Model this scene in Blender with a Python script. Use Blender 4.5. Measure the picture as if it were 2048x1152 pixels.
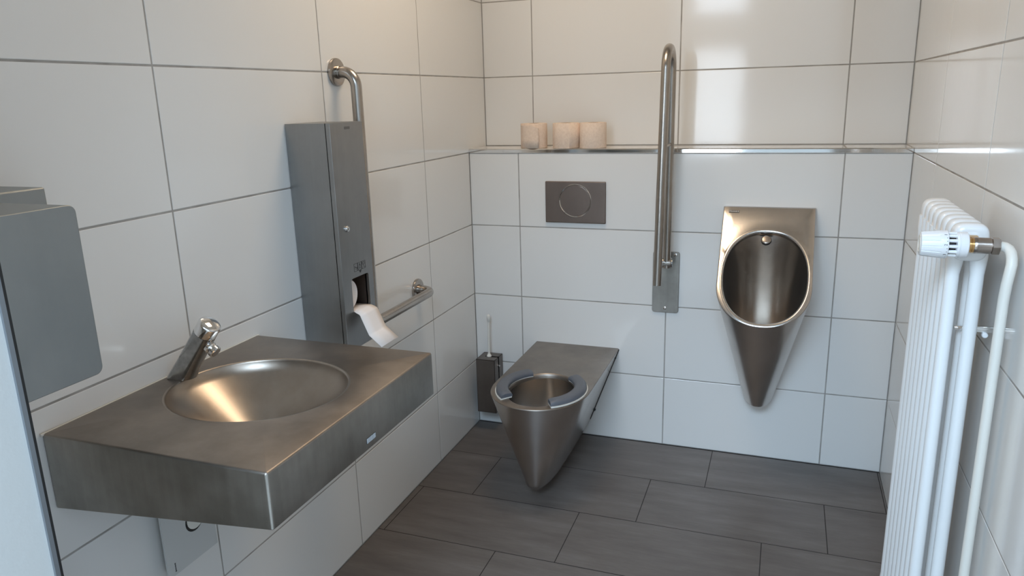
import bpy, bmesh, math, random
from mathutils import Vector, Matrix
random.seed(7)
S = bpy.context.scene
COL = S.collection
for o in list(bpy.data.objects):
    bpy.data.objects.remove(o)

# ------------------------------------------------------------------ camera
CAM = Vector((1.2307, -2.8510, 1.4181)); YAW, PIT, ROL = -0.3554, -0.2521, -0.0274; FPX = 1482.5
fw = Vector((math.sin(YAW)*math.cos(PIT), math.cos(YAW)*math.cos(PIT), math.sin(PIT)))
rt = Vector((math.cos(YAW), -math.sin(YAW), 0)); up = rt.cross(fw)
r2 = rt*math.cos(ROL) + up*math.sin(ROL); u2 = -rt*math.sin(ROL) + up*math.cos(ROL)
cd = bpy.data.cameras.new('camera'); cam = bpy.data.objects.new('camera', cd); COL.objects.link(cam)
M = Matrix((r2, u2, -fw)).transposed().to_4x4(); M.translation = CAM; cam.matrix_world = M
cd.sensor_width = 36; cd.lens = FPX/2048*36; cd.clip_start = .02
S.camera = cam

# ------------------------------------------------------------------ light
S.view_settings.view_transform = 'Standard'; S.view_settings.look = 'None'
S.view_settings.gamma = 1; S.view_settings.use_curve_mapping = False
S.view_settings.exposure = -0.12
wd = bpy.data.worlds.new('sky'); S.world = wd; wd.use_nodes = True
wd.node_tree.nodes['Background'].inputs[0].default_value = (.70, .84, 1.0, 1)
wd.node_tree.nodes['Background'].inputs[1].default_value = 2.3

def area(name, loc, target, sx, sy, power, color):
    l = bpy.data.lights.new(name, 'AREA'); l.shape = 'RECTANGLE'; l.size = sx; l.size_y = sy
    l.energy = power; l.color = color
    o = bpy.data.objects.new(name, l); COL.objects.link(o); o.location = loc
    o.rotation_euler = (Vector(target)-Vector(loc)).to_track_quat('-Z', 'Y').to_euler()
    return o
area('daylight', (.86, -4.0, 2.95), (.85, -.5, .2), 1.7, 1.0, 128, (.56, .77, 1.0))
CEIL = 2.55
area('guessed_ceiling_light', (.60, -.76, CEIL-.065), (.60, -.76, 0), .5, .5, 8.8, (1.0, .76, .53))  # guessed source out of view, set to match the warm light

# ------------------------------------------------------------------ helpers
def obj(name, bm, mat=None, parent=None, smooth=None, loc=None):
    me = bpy.data.meshes.new(name); bm.normal_update(); bm.to_mesh(me); bm.free()
    for m in (mat if isinstance(mat, (list, tuple)) else [mat]):
        if m: me.materials.append(m)
    if smooth is not None:
        me.shade_smooth(); me.set_sharp_from_angle(angle=math.radians(smooth))
    o = bpy.data.objects.new(name, me); COL.objects.link(o)
    if parent is not None:
        o.parent = parent; o.matrix_parent_inverse = Matrix.Translation(-Vector(parent.location))
    return o
def thing(name, label, cat, loc=(0, 0, 0), group=None):
    o = bpy.data.objects.new(name, None); COL.objects.link(o); o.location = loc; o.empty_display_size = .05
    o['label'] = label; o['category'] = cat
    if group: o['group'] = group
    return o
def tag(o, label, cat, group=None):
    o['label'] = label; o['category'] = cat
    if group: o['group'] = group
    return o
def struct(o, label=None):
    o['kind'] = 'structure'
    if label: o['label'] = label
    return o
def bevel(o, w, n=2, ang=30):
    m = o.modifiers.new('bevel', 'BEVEL'); m.width = w; m.segments = n; m.limit_method = 'ANGLE'; m.angle_limit = math.radians(ang)
    o.data.shade_smooth(); o.data.set_sharp_from_angle(angle=math.radians(40))
    w2 = o.modifiers.new('wn', 'WEIGHTED_NORMAL'); w2.keep_sharp = True
    return o
def add_box(bm, a, b, mi=0):
    x0, y0, z0 = a; x1, y1, z1 = b
    v = [bm.verts.new(p) for p in [(x0,y0,z0),(x1,y0,z0),(x1,y1,z0),(x0,y1,z0),(x0,y0,z1),(x1,y0,z1),(x1,y1,z1),(x0,y1,z1)]]
    for f in [(0,3,2,1),(4,5,6,7),(0,1,5,4),(1,2,6,5),(2,3,7,6),(3,0,4,7)]:
        bm.faces.new([v[i] for i in f]).material_index = mi
def box(name, a, b, mat, parent=None, bev=0, n=2):
    bm = bmesh.new(); add_box(bm, a, b); o = obj(name, bm, mat, parent)
    if bev: bevel(o, bev, n)
    return o
def frame(d, ref=None):
    d = Vector(d).normalized(); r = Vector(ref) if ref else (Vector((0,0,1)) if abs(d.z) < .9 else Vector((1,0,0)))
    a = d.cross(r).normalized(); b = a.cross(d).normalized(); return a, b, d
def rings(bm, rs, closed=True, cap0=False, cap1=False, mi=0):
    R = [[bm.verts.new(p) for p in r] for r in rs]; n = len(R[0])
    for i in range(len(R)-1):
        for j in range(n if closed else n-1):
            k = (j+1) % n
            try: bm.faces.new((R[i][j], R[i][k], R[i+1][k], R[i+1][j])).material_index = mi
            except ValueError: pass
    if cap0: bm.faces.new(R[0][::-1]).material_index = mi
    if cap1: bm.faces.new(R[-1]).material_index = mi
    return R
def add_tube(bm, pts, r, n=20, caps=True):
    pts = [Vector(p) for p in pts]; rr = r if isinstance(r, (list, tuple)) else [r]*len(pts)
    t = [(pts[min(i+1, len(pts)-1)]-pts[max(i-1, 0)]).normalized() for i in range(len(pts))]
    a, b, _ = frame(t[0]); rs = []
    for i, p in enumerate(pts):
        if i:
            q = t[i-1].rotation_difference(t[i]); a = q @ a; b = q @ b
        rs.append([p + (a*math.cos(2*math.pi*k/n)+b*math.sin(2*math.pi*k/n))*rr[i] for k in range(n)])
    rings(bm, rs, True, caps, caps)
def tube(name, pts, r, mat, parent=None, n=24, smooth=50):
    bm = bmesh.new(); add_tube(bm, pts, r, n); bmesh.ops.recalc_face_normals(bm, faces=bm.faces[:])
    return obj(name, bm, mat, parent, smooth)
def add_lathe(bm, c, d, prof, n=32, ref=None):
    a, b, d = frame(d, ref); c = Vector(c)
    rings(bm, [[c + d*h + (a*math.cos(2*math.pi*k/n)+b*math.sin(2*math.pi*k/n))*r for k in range(n)] for h, r in prof], True, True, True)
def lathe(name, c, d, prof, mat, parent=None, n=32, smooth=35, ref=None):
    bm = bmesh.new(); add_lathe(bm, c, d, prof, n, ref); bmesh.ops.recalc_face_normals(bm, faces=bm.faces[:])
    return obj(name, bm, mat, parent, smooth)
def bend(pts, rad, n=10):
    """polyline with its corners rounded"""
    P = [Vector(p) for p in pts]; out = [P[0]]
    for i in range(1, len(P)-1):
        a = (P[i-1]-P[i]).normalized(); b = (P[i+1]-P[i]).normalized(); ang = a.angle(b); d = rad/math.tan(ang/2)
        c = P[i] + (a+b).normalized()*(rad/math.sin(ang/2)); s = P[i]+a*d-c; e = P[i]+b*d-c
        for k in range(n+1):
            w_ = s.angle(e); f = k/n; out.append(c + (s*math.sin((1-f)*w_)+e*math.sin(f*w_))/math.sin(w_))
    out.append(P[-1]); return out
def screw(parent, c, d, r, mat):
    a, b, dd = frame(d)
    o = lathe('screw', c, d, [(0, r), (.0012, r), (.0028, r*.75), (.0032, r*.35), (.0022, r*.3)], mat, parent, 16)
    return o
def text_obj(name, body, size, mat, parent, M4, depth=.0003):
    cu = bpy.data.curves.new(name, 'FONT'); cu.body = body; cu.size = size; cu.extrude = depth; cu.align_x = 'CENTER'; cu.align_y = 'CENTER'
    tmp = bpy.data.objects.new(name+'_t', cu); COL.objects.link(tmp)
    bpy.context.view_layer.update(); dg = bpy.context.evaluated_depsgraph_get()
    me = bpy.data.meshes.new_from_object(tmp.evaluated_get(dg)); bpy.data.objects.remove(tmp); me.name = name
    me.transform(M4); me.materials.clear(); me.materials.append(mat)
    o = bpy.data.objects.new(name, me); COL.objects.link(o); o.parent = parent
    o.matrix_parent_inverse = Matrix.Translation(-Vector(parent.location)); return o
def basis(c, x, y):
    x = Vector(x).normalized(); y = Vector(y).normalized(); z = x.cross(y)
    m = Matrix((x, y, z)).transposed().to_4x4(); m.translation = Vector(c); return m

# ------------------------------------------------------------------ materials
def mat(name, col, rough=.5, metal=0, **kw):
    m = bpy.data.materials.new(name); m.use_nodes = True; b = m.node_tree.nodes['Principled BSDF']
    b.inputs['Base Color'].default_value = (*col, 1); b.inputs['Roughness'].default_value = rough; b.inputs['Metallic'].default_value = metal
    for k, v in kw.items(): b.inputs[k.replace('_', ' ')].default_value = v
    return m
def N(m, t, **kw):
    n = m.node_tree.nodes.new(t)
    for k, v in kw.items(): setattr(n, k, v)
    return n
def L(m, a, b): m.node_tree.links.new(a, b)
def noise(m, scale3, scale, detail=4, rough=.55, seed=0.):
    tc = N(m, 'ShaderNodeNewGeometry'); mp = N(m, 'ShaderNodeMapping'); L(m, tc.outputs['Position'], mp.inputs[0])
    mp.inputs['Scale'].default_value = scale3; mp.inputs['Location'].default_value = (seed, seed*1.7, seed*.6)
    n = N(m, 'ShaderNodeTexNoise'); n.inputs['Scale'].default_value = scale; n.inputs['Detail'].default_value = detail
    n.inputs['Roughness'].default_value = rough; L(m, mp.outputs[0], n.inputs['Vector']); return n.outputs['Fac']
def ramp(m, fac, stops):
    r = N(m, 'ShaderNodeValToRGB'); e = r.color_ramp.elements
    while len(e) < len(stops): e.new(.5)
    for i, (p, c) in enumerate(stops):
        e[i].position = p; e[i].color = (*c, 1) if len(c) == 3 else c
    L(m, fac, r.inputs[0]); return r.outputs['Color']
def maprange(m, fac, a, b, c, d):
    n = N(m, 'ShaderNodeMapRange'); L(m, fac, n.inputs[0])
    for i, v in zip((1, 2, 3, 4), (a, b, c, d)): n.inputs[i].default_value = v
    return n.outputs[0]
def bump(m, fac, strength, dist):
    b = N(m, 'ShaderNodeBump'); b.inputs['Strength'].default_value = strength; b.inputs['Distance'].default_value = dist
    L(m, fac, b.inputs['Height']); L(m, b.outputs[0], m.node_tree.nodes['Principled BSDF'].inputs['Normal'])
def steel(name, c0, c1, r0, r1, streak=(1, 1, .06), sc=60, patch=6., bmp=.08, seed=0.):
    """brushed, slightly stained stainless steel"""
    m = mat(name, c0, r0, 1); b = m.node_tree.nodes['Principled BSDF']
    s = noise(m, streak, sc, 5, .6, seed); p = noise(m, (1, 1, 1), patch, 5, .6, seed+3)
    mx = N(m, 'ShaderNodeMath', operation='MULTIPLY_ADD'); L(m, s, mx.inputs[0]); mx.inputs[1].default_value = .35
    L(m, maprange(m, p, .3, .7, 0, .65), mx.inputs[2])
    L(m, ramp(m, mx.outputs[0], [(.1, c0), (.85, c1)]), b.inputs['Base Color'])
    if r0 >= .30: L(m, maprange(m, mx.outputs[0], .1, .9, r0, r1), b.inputs['Roughness'])
    else: b.inputs['Roughness'].default_value = (r0+r1)/2
    if bmp > .06: bump(m, s, .02, .0003)
    return m

TILE = mat('white_glazed_tile', (.765, .76, .74), .09)
TILE.node_tree.nodes['Principled BSDF'].inputs['Specular IOR Level'].default_value = .5
bump(TILE, noise(TILE, (1, 1, 1), 9, 2), .06, .004)
GROUT = mat('grey_grout', (.23, .215, .20), .9)
L(GROUT, ramp(GROUT, noise(GROUT, (1, 1, 1), 14, 4), [(.3, (.27, .255, .235)), (.7, (.42, .405, .38))]), GROUT.node_tree.nodes['Principled BSDF'].inputs['Base Color'])
FLOOR = mat('grey_brown_floor_tile', (.09, .08, .07), .42)
_f = noise(FLOOR, (1, 5, 1), 3.2, 7, .62, 2.); _g = noise(FLOOR, (1, 9, 1), 14, 6, .7, 5.)
_m = N(FLOOR, 'ShaderNodeMath', operation='MULTIPLY_ADD'); L(FLOOR, _g, _m.inputs[0]); _m.inputs[1].default_value = .4; L(FLOOR, maprange(FLOOR, _f, .25, .75, 0, .6), _m.inputs[2])
L(FLOOR, ramp(FLOOR, _m.outputs[0], [(.15, (.085, .072, .065)), (.55, (.125, .110, .100)), (.85, (.165, .152, .142))]), FLOOR.node_tree.nodes['Principled BSDF'].inputs['Base Color'])
bump(FLOOR, _g, .25, .001)
FGROUT = mat('dark_floor_grout', (.03, .026, .024), .95)
PAINT = mat('white_wall_paint', (.50, .515, .505), .65); bump(PAINT, noise(PAINT, (1, 1, 1), 90, 4), .3, .001)
CEILM = mat('ceiling_paint', (.78, .75, .70), .8)
CONC = mat('pale_bounce_paving', (.62, .61, .58), .8)  # made pale to bounce light onto the lower walls
STEEL_TOP = steel('worn_steel_deck', (.21, .18, .155), (.37, .325, .285), .34, .48, (1, 1, 1), 30, 7, .05, 1)
STEEL_V = steel('brushed_steel_vertical', (.22, .205, .185), (.44, .42, .385), .30, .44, (1, 1, .05), 70, 5, .08, 2)
STEEL_CASE = steel('brushed_steel_case', (.28, .28, .275), (.38, .38, .375), .30, .42, (1, 1, .04), 90, 4, .05, 4)
STEEL_MATT = steel('matt_grey_steel', (.30, .325, .33), (.38, .40, .40), .42, .55, (1, 1, .15), 40, 5, .05, 6)
STEEL_BOWL = steel('steel_bowl', (.32, .27, .225), (.42, .365, .31), .305, .37, (1, 1, 1), 40, 9, .03, 8)
STEEL_WC = steel('satin_steel', (.50, .46, .43), (.64, .60, .57), .20, .32, (1, 1, .08), 60, 6, .04, 9)
STEEL_URI = steel('urinal_steel', (.48, .45, .42), (.62, .58, .54), .17, .28, (1, 1, .08), 60, 6, .03, 11)
STEEL_TUBE = steel('satin_tube_steel', (.36, .325, .29), (.46, .42, .38), .20, .30, (1, 1, 1), 80, 10, .03, 12)
DARKPLATE = steel('dark_brown_steel_plate', (.19, .15, .128), (.23, .185, .16), .38, .46, (1, 1, .1), 60, 5, .02, 13)
BRUSHBOX = steel('brown_steel_holder', (.17, .145, .13), (.24, .21, .19), .36, .46, (1, 1, .1), 60, 5, .03, 14)
CHROME = mat('chrome', (.78, .77, .76), .07, 1)
CHROME_W = steel('worn_chrome', (.27, .27, .27), (.44, .44, .43), .10, .26, (1, 1, 1), 120, 60, .1, 15)
NICKEL = mat('nickel_valve', (.40, .35, .31), .27, 1)
BRASS = mat('brass', (.62, .38, .16), .25, 1)
BLACK = mat('black_plastic', (.012, .012, .012), .45)
GAP_SHADE = mat('dark_gap_shade', (.05, .045, .042), .5, .6)  # shade colour for the gap between toilet and wall
PAD = mat('grey_seat_pad', (.10, .11, .13), .42); bump(PAD, noise(PAD, (1, 1, 1), 60, 3), .1, .001)
WHITEPL = mat('white_plastic', (.76, .77, .78), .32)
CREAMPL = mat('cream_plastic', (.72, .71, .66), .4)
RADW = mat('white_radiator_enamel', (.80, .81, .81), .22)
PIPEW = mat('off_white_pipe_paint', (.74, .72, .66), .35)
SIPH = mat('pale_siphon_cover', (.56, .57, .56), .25)
PAPER = mat('white_tissue', (.80, .74, .70), .9); bump(PAPER, noise(PAPER, (1, 1, 1), 160, 4), .3, .0008)
KRAFT = mat('beige_tissue', (.66, .50, .385), .92)
L(KRAFT, ramp(KRAFT, noise(KRAFT, (1, 1, 1), 120, 5, .7), [(.3, (.72, .56, .44)), (.7, (.84, .68, .55))]), KRAFT.node_tree.nodes['Principled BSDF'].inputs['Base Color'])
bump(KRAFT, noise(KRAFT, (1, 1, 1), 200, 4), .4, .001)
CARD = mat('cardboard_core', (.30, .21, .14), .9)
STICK = mat('pale_sticker', (.42, .46, .50), .4)
MARK = mat('dark_etched_mark', (.03, .03, .03), .5)
SILI = mat('white_silicone', (.66, .64, .58), .45)
LAMP = mat('lamp_diffuser', (.9, .85, .75), .6, 0, Emission_Color=(1, .82, .62, 1), Emission_Strength=3.0)  # glow of the guessed ceiling lamp
WINGLOW = mat('guessed_window_glow', (.8, .9, 1), .5, 0, Emission_Color=(.80, .90, 1.0, 1), Emission_Strength=9.0)  # glow of the guessed lobby windows, shaped for the tile reflections

# ------------------------------------------------------------------ room
W = 1.6346; DL = .1917; FZ = .007; YF = -2.284; H = .3; TW = .6038; LEDGE = 1.2155
def tiled(name, O, U, V, NRM, us, vs, g=.0044, rec=.0009, label=None, mats=None, extra=None):
    """one tiled surface: bevelled slabs in front of a grout bed; us / vs are the joint positions"""
    O, U, V, NRM = Vector(O), Vector(U), Vector(V), Vector(NRM); bm = bmesh.new()
    def P(u, v, h): return O+U*u+V*v+NRM*h
    def quad(a, mi):
        f = bm.faces.new([bm.verts.new(p) for p in a]); f.material_index = mi
        if f.normal.length == 0: f.normal_update()
        if f.normal.dot(NRM) < -.01: f.normal_flip()
    u0, u1, v0, v1 = us[0], us[-1], vs[0], vs[-1]
    quad([P(u0, v0, -rec), P(u1, v0, -rec), P(u1, v1, -rec), P(u0, v1, -rec)], 1)
    b = .0011
    for i in range(len(us)-1):
        for j in range(len(vs)-1):
            a0, a1, c0, c1 = us[i]+g/2, us[i+1]-g/2, vs[j]+g/2, vs[j+1]-g/2
            if extra and extra(us[i], vs[j]): continue
            t = [random.uniform(-.00035, .00035) for _ in range(4)]
            o4 = [(a0, c0), (a1, c0), (a1, c1), (a0, c1)]; i4 = [(a0+b, c0+b), (a1-b, c0+b), (a1-b, c1-b), (a0+b, c1-b)]
            top = [P(*i4[k], 0+t[0]*0+(t[1] if k in (1, 2) else 0)*.6+(t[2] if k in (2, 3) else 0)*.6) for k in range(4)]
            mid = [P(*o4[k], -.0005) for k in range(4)]; low = [P(*o4[k], -rec) for k in range(4)]
            quad(top, 0)
            for k in range(4):
                q = (k+1) % 4
                for A, B in ((mid, top), (low, mid)):
                    f = bm.faces.new([bm.verts.new(p) for p in (A[k], A[q], B[q], B[k])]); f.normal_update()
                    c = sum((p for p in (A[k], A[q])), Vector())/2 - (P((a0+a1)/2, (c0+c1)/2, 0))
                    if f.normal.dot(c) < 0: f.normal_flip()
                    f.material_index = 0
    o = obj(name, bm, mats or [TILE, GROUT]); o['kind'] = 'structure'
    if label: o['label'] = label
    return o
zr = [FZ] + [H*k for k in range(1, 9)] + [CEIL]
ly = [YF, -.407-3*TW, -.407-2*TW, -.407-TW, -.407]
tiled('wall_left', (0, 0, 0), (0, 1, 0), (0, 0, 1), (1, 0, 0), ly+[0.0], [FZ, .3, .6, .9, 1.2], label='left wall of large white glazed tiles behind the steel washbasin')
o_ = tiled('wall_left', (0, 0, 0), (0, 1, 0), (0, 0, 1), (1, 0, 0), ly+[DL], [1.2, 1.5, 1.8, 2.1, 2.4, CEIL], label='upper part of the left wall in white glazed tiles')
bx = [0, .215, .215+TW, .215+2*TW, W]
tiled('wall_back', (0, 0, 0), (1, 0, 0), (0, 0, 1), (0, -1, 0), bx, [FZ, .3, .6, .9, 1.1985], label='lower boxed-out back wall in white tiles carrying toilet and urinal')
bu = [0, .218, .218+TW, .218+2*TW, W]
tiled('wall_back', (0, DL, 0), (1, 0, 0), (0, 0, 1), (0, -1, 0), bu, [LEDGE, 1.5, 1.8, 2.1, 2.4, CEIL], label='upper back wall in white tiles set back above the ledge')
tiled('trim_1', (0, .012, LEDGE), (1, 0, 0), (0, 1, 0), (0, 0, 1), bu, [0, DL-.012], label='tiled ledge along the back wall below the upper tiles')
ry = [YF, -1.6, -1.012, -.423]
tiled('wall_right', (W, 0, 0), (0, 1, 0), (0, 0, 1), (-1, 0, 0), ry+[0.0], [FZ, .3, .6, .9, 1.2], label='right wall of white glazed tiles behind the radiator')
tiled('wall_right', (W, 0, 0), (0, 1, 0), (0, 0, 1), (-1, 0, 0), ry+[DL], [1.2, 1.5, 1.8, 2.1, 2.4, CEIL], label='upper part of the right wall in white glazed tiles')
# wall cores behind the tiling
for nm, a, b in (('wall_left', (-.12, YF, 0), (-.002, DL, CEIL)), ('wall_right', (W+.002, YF, 0), (W+.12, DL, CEIL)), ('wall_back', (-.12, DL+.002, 0), (W+.12, DL+.14, CEIL))):
    struct(box(nm, a, b, PAINT), 'masonry core of the room wall')
# chrome edge trim on the ledge
bm = bmesh.new()
pr = [(-.001, 1.1985), (-.0035, 1.2005), (-.0035, 1.2125), (-.0005, LEDGE+.0006), (.011, LEDGE+.0006), (.012, LEDGE-.001), (.012, 1.1985)]
rings(bm, [[(x, y, z) for y, z in pr] for x in (.001, W-.001)], True, True, True); bmesh.ops.recalc_face_normals(bm, faces=bm.faces[:])
struct(obj('trim_2', bm, CHROME), 'polished chrome edging strip along the front of the ledge')
# floor: long tiles, each row shifted by a third
bm = bmesh.new(); bmf = []
def fq(a, b, c, d, z, mi):
    f = bm.faces.new([bm.verts.new(p) for p in ((a, c, z), (b, c, z), (b, d, z), (a, d, z))]); f.material_index = mi
fq(0, W, -2.5, 0, FZ-.0014, 1)
for k in range(8):
    y1 = -.006-.3021*k; y0 = y1-.3021; x = 1.022-.1975*k
    while x > 0: x -= TW
    while x < W:
        a, b = max(x+.0014, .002), min(x+TW-.0014, W-.002)
        if b-a > .004:
            h = random.uniform(-.0002, .0002)
            fq(a, b, max(y0+.0014, -2.5), y1-.0014, FZ+h, 0)
            for q in ((a, a+.0012), (b-.0012, b)): pass
        x += TW
fq(.002, W-.002, -.0045, -.001, FZ, 1)
struct(obj('floor', bm, [FLOOR, FGROUT]), 'floor of long grey brown tiles with dark joints')
struct(box('floor', (-1.2, -4.4, -.1), (W+1.2, DL, FZ-.004), CONC), 'screed below the floor tiles and guessed pale lobby paving')  # the unseen lobby part is added as a light bouncing surface
struct(box('ceiling', (-.12, YF-.2, CEIL), (W+.12, DL+.14, CEIL+.1), CEILM), 'pale painted ceiling of the toilet room')
# front wall with the doorway the picture is taken through
JX, JR, DT = .40, 1.50, 2.12
struct(box('wall_front', (-.12, YF-.20, 0), (JX, YF, CEIL), PAINT), 'white painted pier at the left side of the doorway')
struct(box('wall_front', (JR, YF-.20, 0), (W+.12, YF, CEIL), PAINT), 'white painted pier at the right side of the doorway')
struct(box('wall_front', (JX, YF-.20, DT), (JR, YF, CEIL), PAINT), 'lintel above the doorway')
tr = struct(box('trim_3', (JX, YF-.0005, .01), (JX+.002, YF+.004, DT), BLACK), 'dark rubber seal at the edge of the door reveal')
struct(box('trim_4', (JX, YF-.0065, .01), (JX+.0035, YF-.0005, DT), mat('grey_metal_edge', (.24, .26, .28), .35, .7)), 'grey metal edging bead along the door reveal')
# guessed lobby outside the doorway, shaped to match the light and reflections
struct(box('wall_lobby_guess', (-1.2, -4.42, 0), (.33, -4.3, 2.6), PAINT), 'guessed lobby wall left of the glowing window panel')
struct(box('wall_lobby_guess', (.80, -4.42, 0), (W+1.2, -4.3, 2.6), PAINT), 'guessed lobby wall right of the glowing window panel')
struct(box('wall_lobby_guess', (.33, -4.42, 0), (.80, -4.3, .85), PAINT), 'guessed lobby wall below the glowing window panel')
struct(box('wall_lobby_guess', (.33, -4.42, 1.80), (.80, -4.3, 2.12), PAINT), 'guessed lobby wall above the glowing window panel')
struct(box('window_glow_panel_1', (.33, -4.40, .85), (.80, -4.38, 1.80), WINGLOW), 'glowing panel as a guessed lobby window, added for the wall reflection')  # glowing panel added to reflect in the back wall tiles
struct(box('window_glow_panel_2', (.33, -4.40, 2.12), (.80, -4.38, 2.5), WINGLOW), 'glowing panel as a guessed transom, added for the wall reflection')  # second added glowing panel, for the upper reflection

# guessed ceiling lamp, out of view, shaped to match the warm light
t = thing('guessed_ceiling_lamp', 'unseen square ceiling lamp with a pale frame, guessed to match the warm light', 'lamp', (.60, -.76, CEIL))
box('lamp_frame', (.32, -1.04, CEIL-.05), (.88, -.48, CEIL), WHITEPL, t, .006)
box('lamp_diffuser', (.34, -1.02, CEIL-.058), (.86, -.50, CEIL-.05), LAMP, t)

# ------------------------------------------------------------------ washbasin
def rrect(x0, x1, y0, y1, r, n=26, nc=6):
    out = []
    cs = [((x1-r, y1-r), 0), ((x0+r, y1-r), 90), ((x0+r, y0+r), 180), ((x1-r, y0+r), 270)]
    for i, ((cx, cy), a) in enumerate(cs):
        for k in range(nc+1):
            t = math.radians(a+90*k/nc); out.append((cx+r*math.cos(t), cy+r*math.sin(t)))
        (nx, ny), na = cs[(i+1) % 4]
        s = out[-1]; e = (nx+r*math.cos(math.radians(na)), ny+r*math.sin(math.radians(na)))
        for k in range(1, n): out.append((s[0]+(e[0]-s[0])*k/n, s[1]+(e[1]-s[1])*k/n))
    return out
SX0, SX1, SY0, SY1, SZ = .0015, .491, -1.993, -1.399, .8535
t = thing('washbasin', 'brushed steel wall washbasin with a round bowl and deep front apron', 'sink', (.24, -1.69, .704))
BC = (.238, -1.692); BRX, BRY = .186, .166
def bowl_pt(p, s, rot=math.radians(0)):
    a = math.atan2((p[1]-BC[1])/BRY, (p[0]-BC[0])/BRX); return (BC[0]+BRX*s*math.cos(a), BC[1]+BRY*s*math.sin(a))
def per(i, z): return [(x, y, z(x) if callable(z) else z) for x, y in rrect(SX0+i, SX1-i, SY0+i, SY1-i, .005-min(i, .0045))]
base = rrect(SX0, SX1, SY0, SY1, .005)
zb = lambda x: .704 + (.7515-.704)*x/.491
bm = bmesh.new(); rs = [per(.014, lambda x: zb(x)+.02), per(.0015, lambda x: zb(x)), per(0, lambda x: zb(x)+.0015)]
rs += [per(0, SZ-.0045)] + [per(.0045*(1-math.cos(math.radians(a))), SZ-.0045*(1-math.sin(math.radians(a)))) for a in (30, 60, 90)]
inner = rrect(SX0+.0045, SX1-.0045, SY0+.0045, SY1-.0045, .0006)
for s in (1.10, 1.03):
    rs.append([(*bowl_pt(p, s), SZ) for p in inner])
R = rings(bm, rs); bmesh.ops.recalc_face_normals(bm, faces=bm.faces[:])
for f in bm.faces: f.material_index = 0 if f.normal.z > .5 else 1
deck = obj('deck', bm, [STEEL_TOP, STEEL_V], t, 35); deck['label'] = 'stained steel deck and apron'
bm = bmesh.new()
prof = [(1.03, 0), (1.008, .0002), (1.001, .0012), (.996, .004), (.972, .016)]
prof += [(.972*(1-k/15)+.13*(k/15), .016+.118*(k/15)**.93) for k in range(1, 16)] + [(.105, .139), (.10, .150)]
rs = [[(*bowl_pt(p, s), SZ-d) for p in inner] for s, d in prof]
rings(bm, rs, True, False, True); bmesh.ops.recalc_face_normals(bm, faces=bm.faces[:])
bmesh.ops.reverse_faces(bm, faces=[f for f in bm.faces if f.normal.z < -.02])
obj('bowl', bm, STEEL_BOWL, t, 50)
lathe('drain', (BC[0], BC[1], SZ-.149), (0, 0, 1), [(0, .016), (.004, .016), (.005, .013), (.003, .004)], CHROME_W, t)
# outside of the bowl below the deck
bm = bmesh.new(); rings(bm, [[(BC[0]+BRX*1.0*s*math.cos(a), BC[1]+BRY*1.0*s*math.sin(a), z) for a in [2*math.pi*k/40 for k in range(40)]] for s, z in ((1.01, SZ-.012), (.97, SZ-.03), (.2, SZ-.152), (.12, SZ-.158))], True, False, True)
bmesh.ops.recalc_face_normals(bm, faces=bm.faces[:]); obj('bowl_underside', bm, STEEL_V, t, 50)
box('wall_seal', (.0012, SY0-.004, SZ-.004), (.006, SY1+.004, SZ+.0012), SILI, t, .001)
st = box('sticker', (.4912, -1.7015, .7655), (.4918, -1.6675, .7765), MARK, t)
st['label'] = 'small pale sticker with three squares on the apron'
for k in range(3): box('square', (.4916, -1.7010+.0112*k, .766), (.4921, -1.7010+.0112*k+.0104, .776), STICK, st)
# pale siphon cover below the basin
t = thing('siphon_cover', 'pale plastic siphon cover box on the tiles under the washbasin', 'siphon cover', (.03, -1.76, .48))
bm = bmesh.new()
def scp(i, x): return [(x, y, z) for y, z in [(-1.803+i, .424+i), (-1.652-i, .424+i), (-1.652-i, .690), (-1.803+i, .690)]]
SB = [(-1.772, .442), (-1.652, .424), (-1.652, .690), (-1.772, .690)]
rings(bm, [[(.002, y, z) for y, z in SB], scp(0, .030), scp(.0015, .033)], True, True, True); bmesh.ops.recalc_face_normals(bm, faces=bm.faces[:])
obj('cover', bm, SIPH, t, 30)
tube('trap_pipe', bend([(.034, -1.745, .60), (.12, -1.745, .60), (.236, -1.70, .64), (.238, -1.692, .688)], .03), .016, WHITEPL, t)
bm = bmesh.new()
for k, w_ in enumerate((.0016, .0012, .0015, .0011, .0014, .0012, .0019)): add_box(bm, (.0330, -1.7810-w_, .4520-.0031*k), (.0334, -1.7810+w_, .4542-.0031*k))
obj('small_mark', bm, MARK, t)
lathe('pipe_recess', (.0329, -1.712, .520), (1, 0, 0), [(0, .0262), (.0004, .0262), (.0005, .0245), (.0001, .0240)], MARK, t, 40)
lathe('recess_cap', (.0331, -1.7085, .523), (1, 0, 0), [(0, .0248), (.0006, .0248)], CREAMPL, t, 40)

# ------------------------------------------------------------------ tap
B0 = Vector((.036, -1.690, .8535)); AX = Vector((.6, 0, .8)).normalized(); TR = .0235
t = thing('tap', 'leaning chrome push tap on the rear of the washbasin deck', 'tap', B0)
a_, b_, _ = frame(AX, (0, 1, 0)); n = 36; bm = bmesh.new()
def tring(h, r, flat=True):
    out = []
    for k in range(n):
        an = 2*math.pi*k/n; v = a_*math.cos(an)*r+b_*math.sin(an)*r
        if flat:
            # flattened facet on the side that faces the door
            v.y = max(v.y, -r*.80)
        out.append(B0+AX*h+v)
    return out
r0 = []
for p in tring(.05, TR+.0015):
    q = p - AX*((p.z-.8540)/AX.z); r0.append(Vector((B0.x+(q.x-B0.x)*1.08, B0.y+(q.y-B0.y)*1.08, q.z)))
rs = [r0, tring(.045, TR+.0008), tring(.100, TR), tring(.131, TR)]
rings(bm, rs, True, True, True); bmesh.ops.recalc_face_normals(bm, faces=bm.faces[:]); obj('tap_body', bm, CHROME_W, t, 30)
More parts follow.
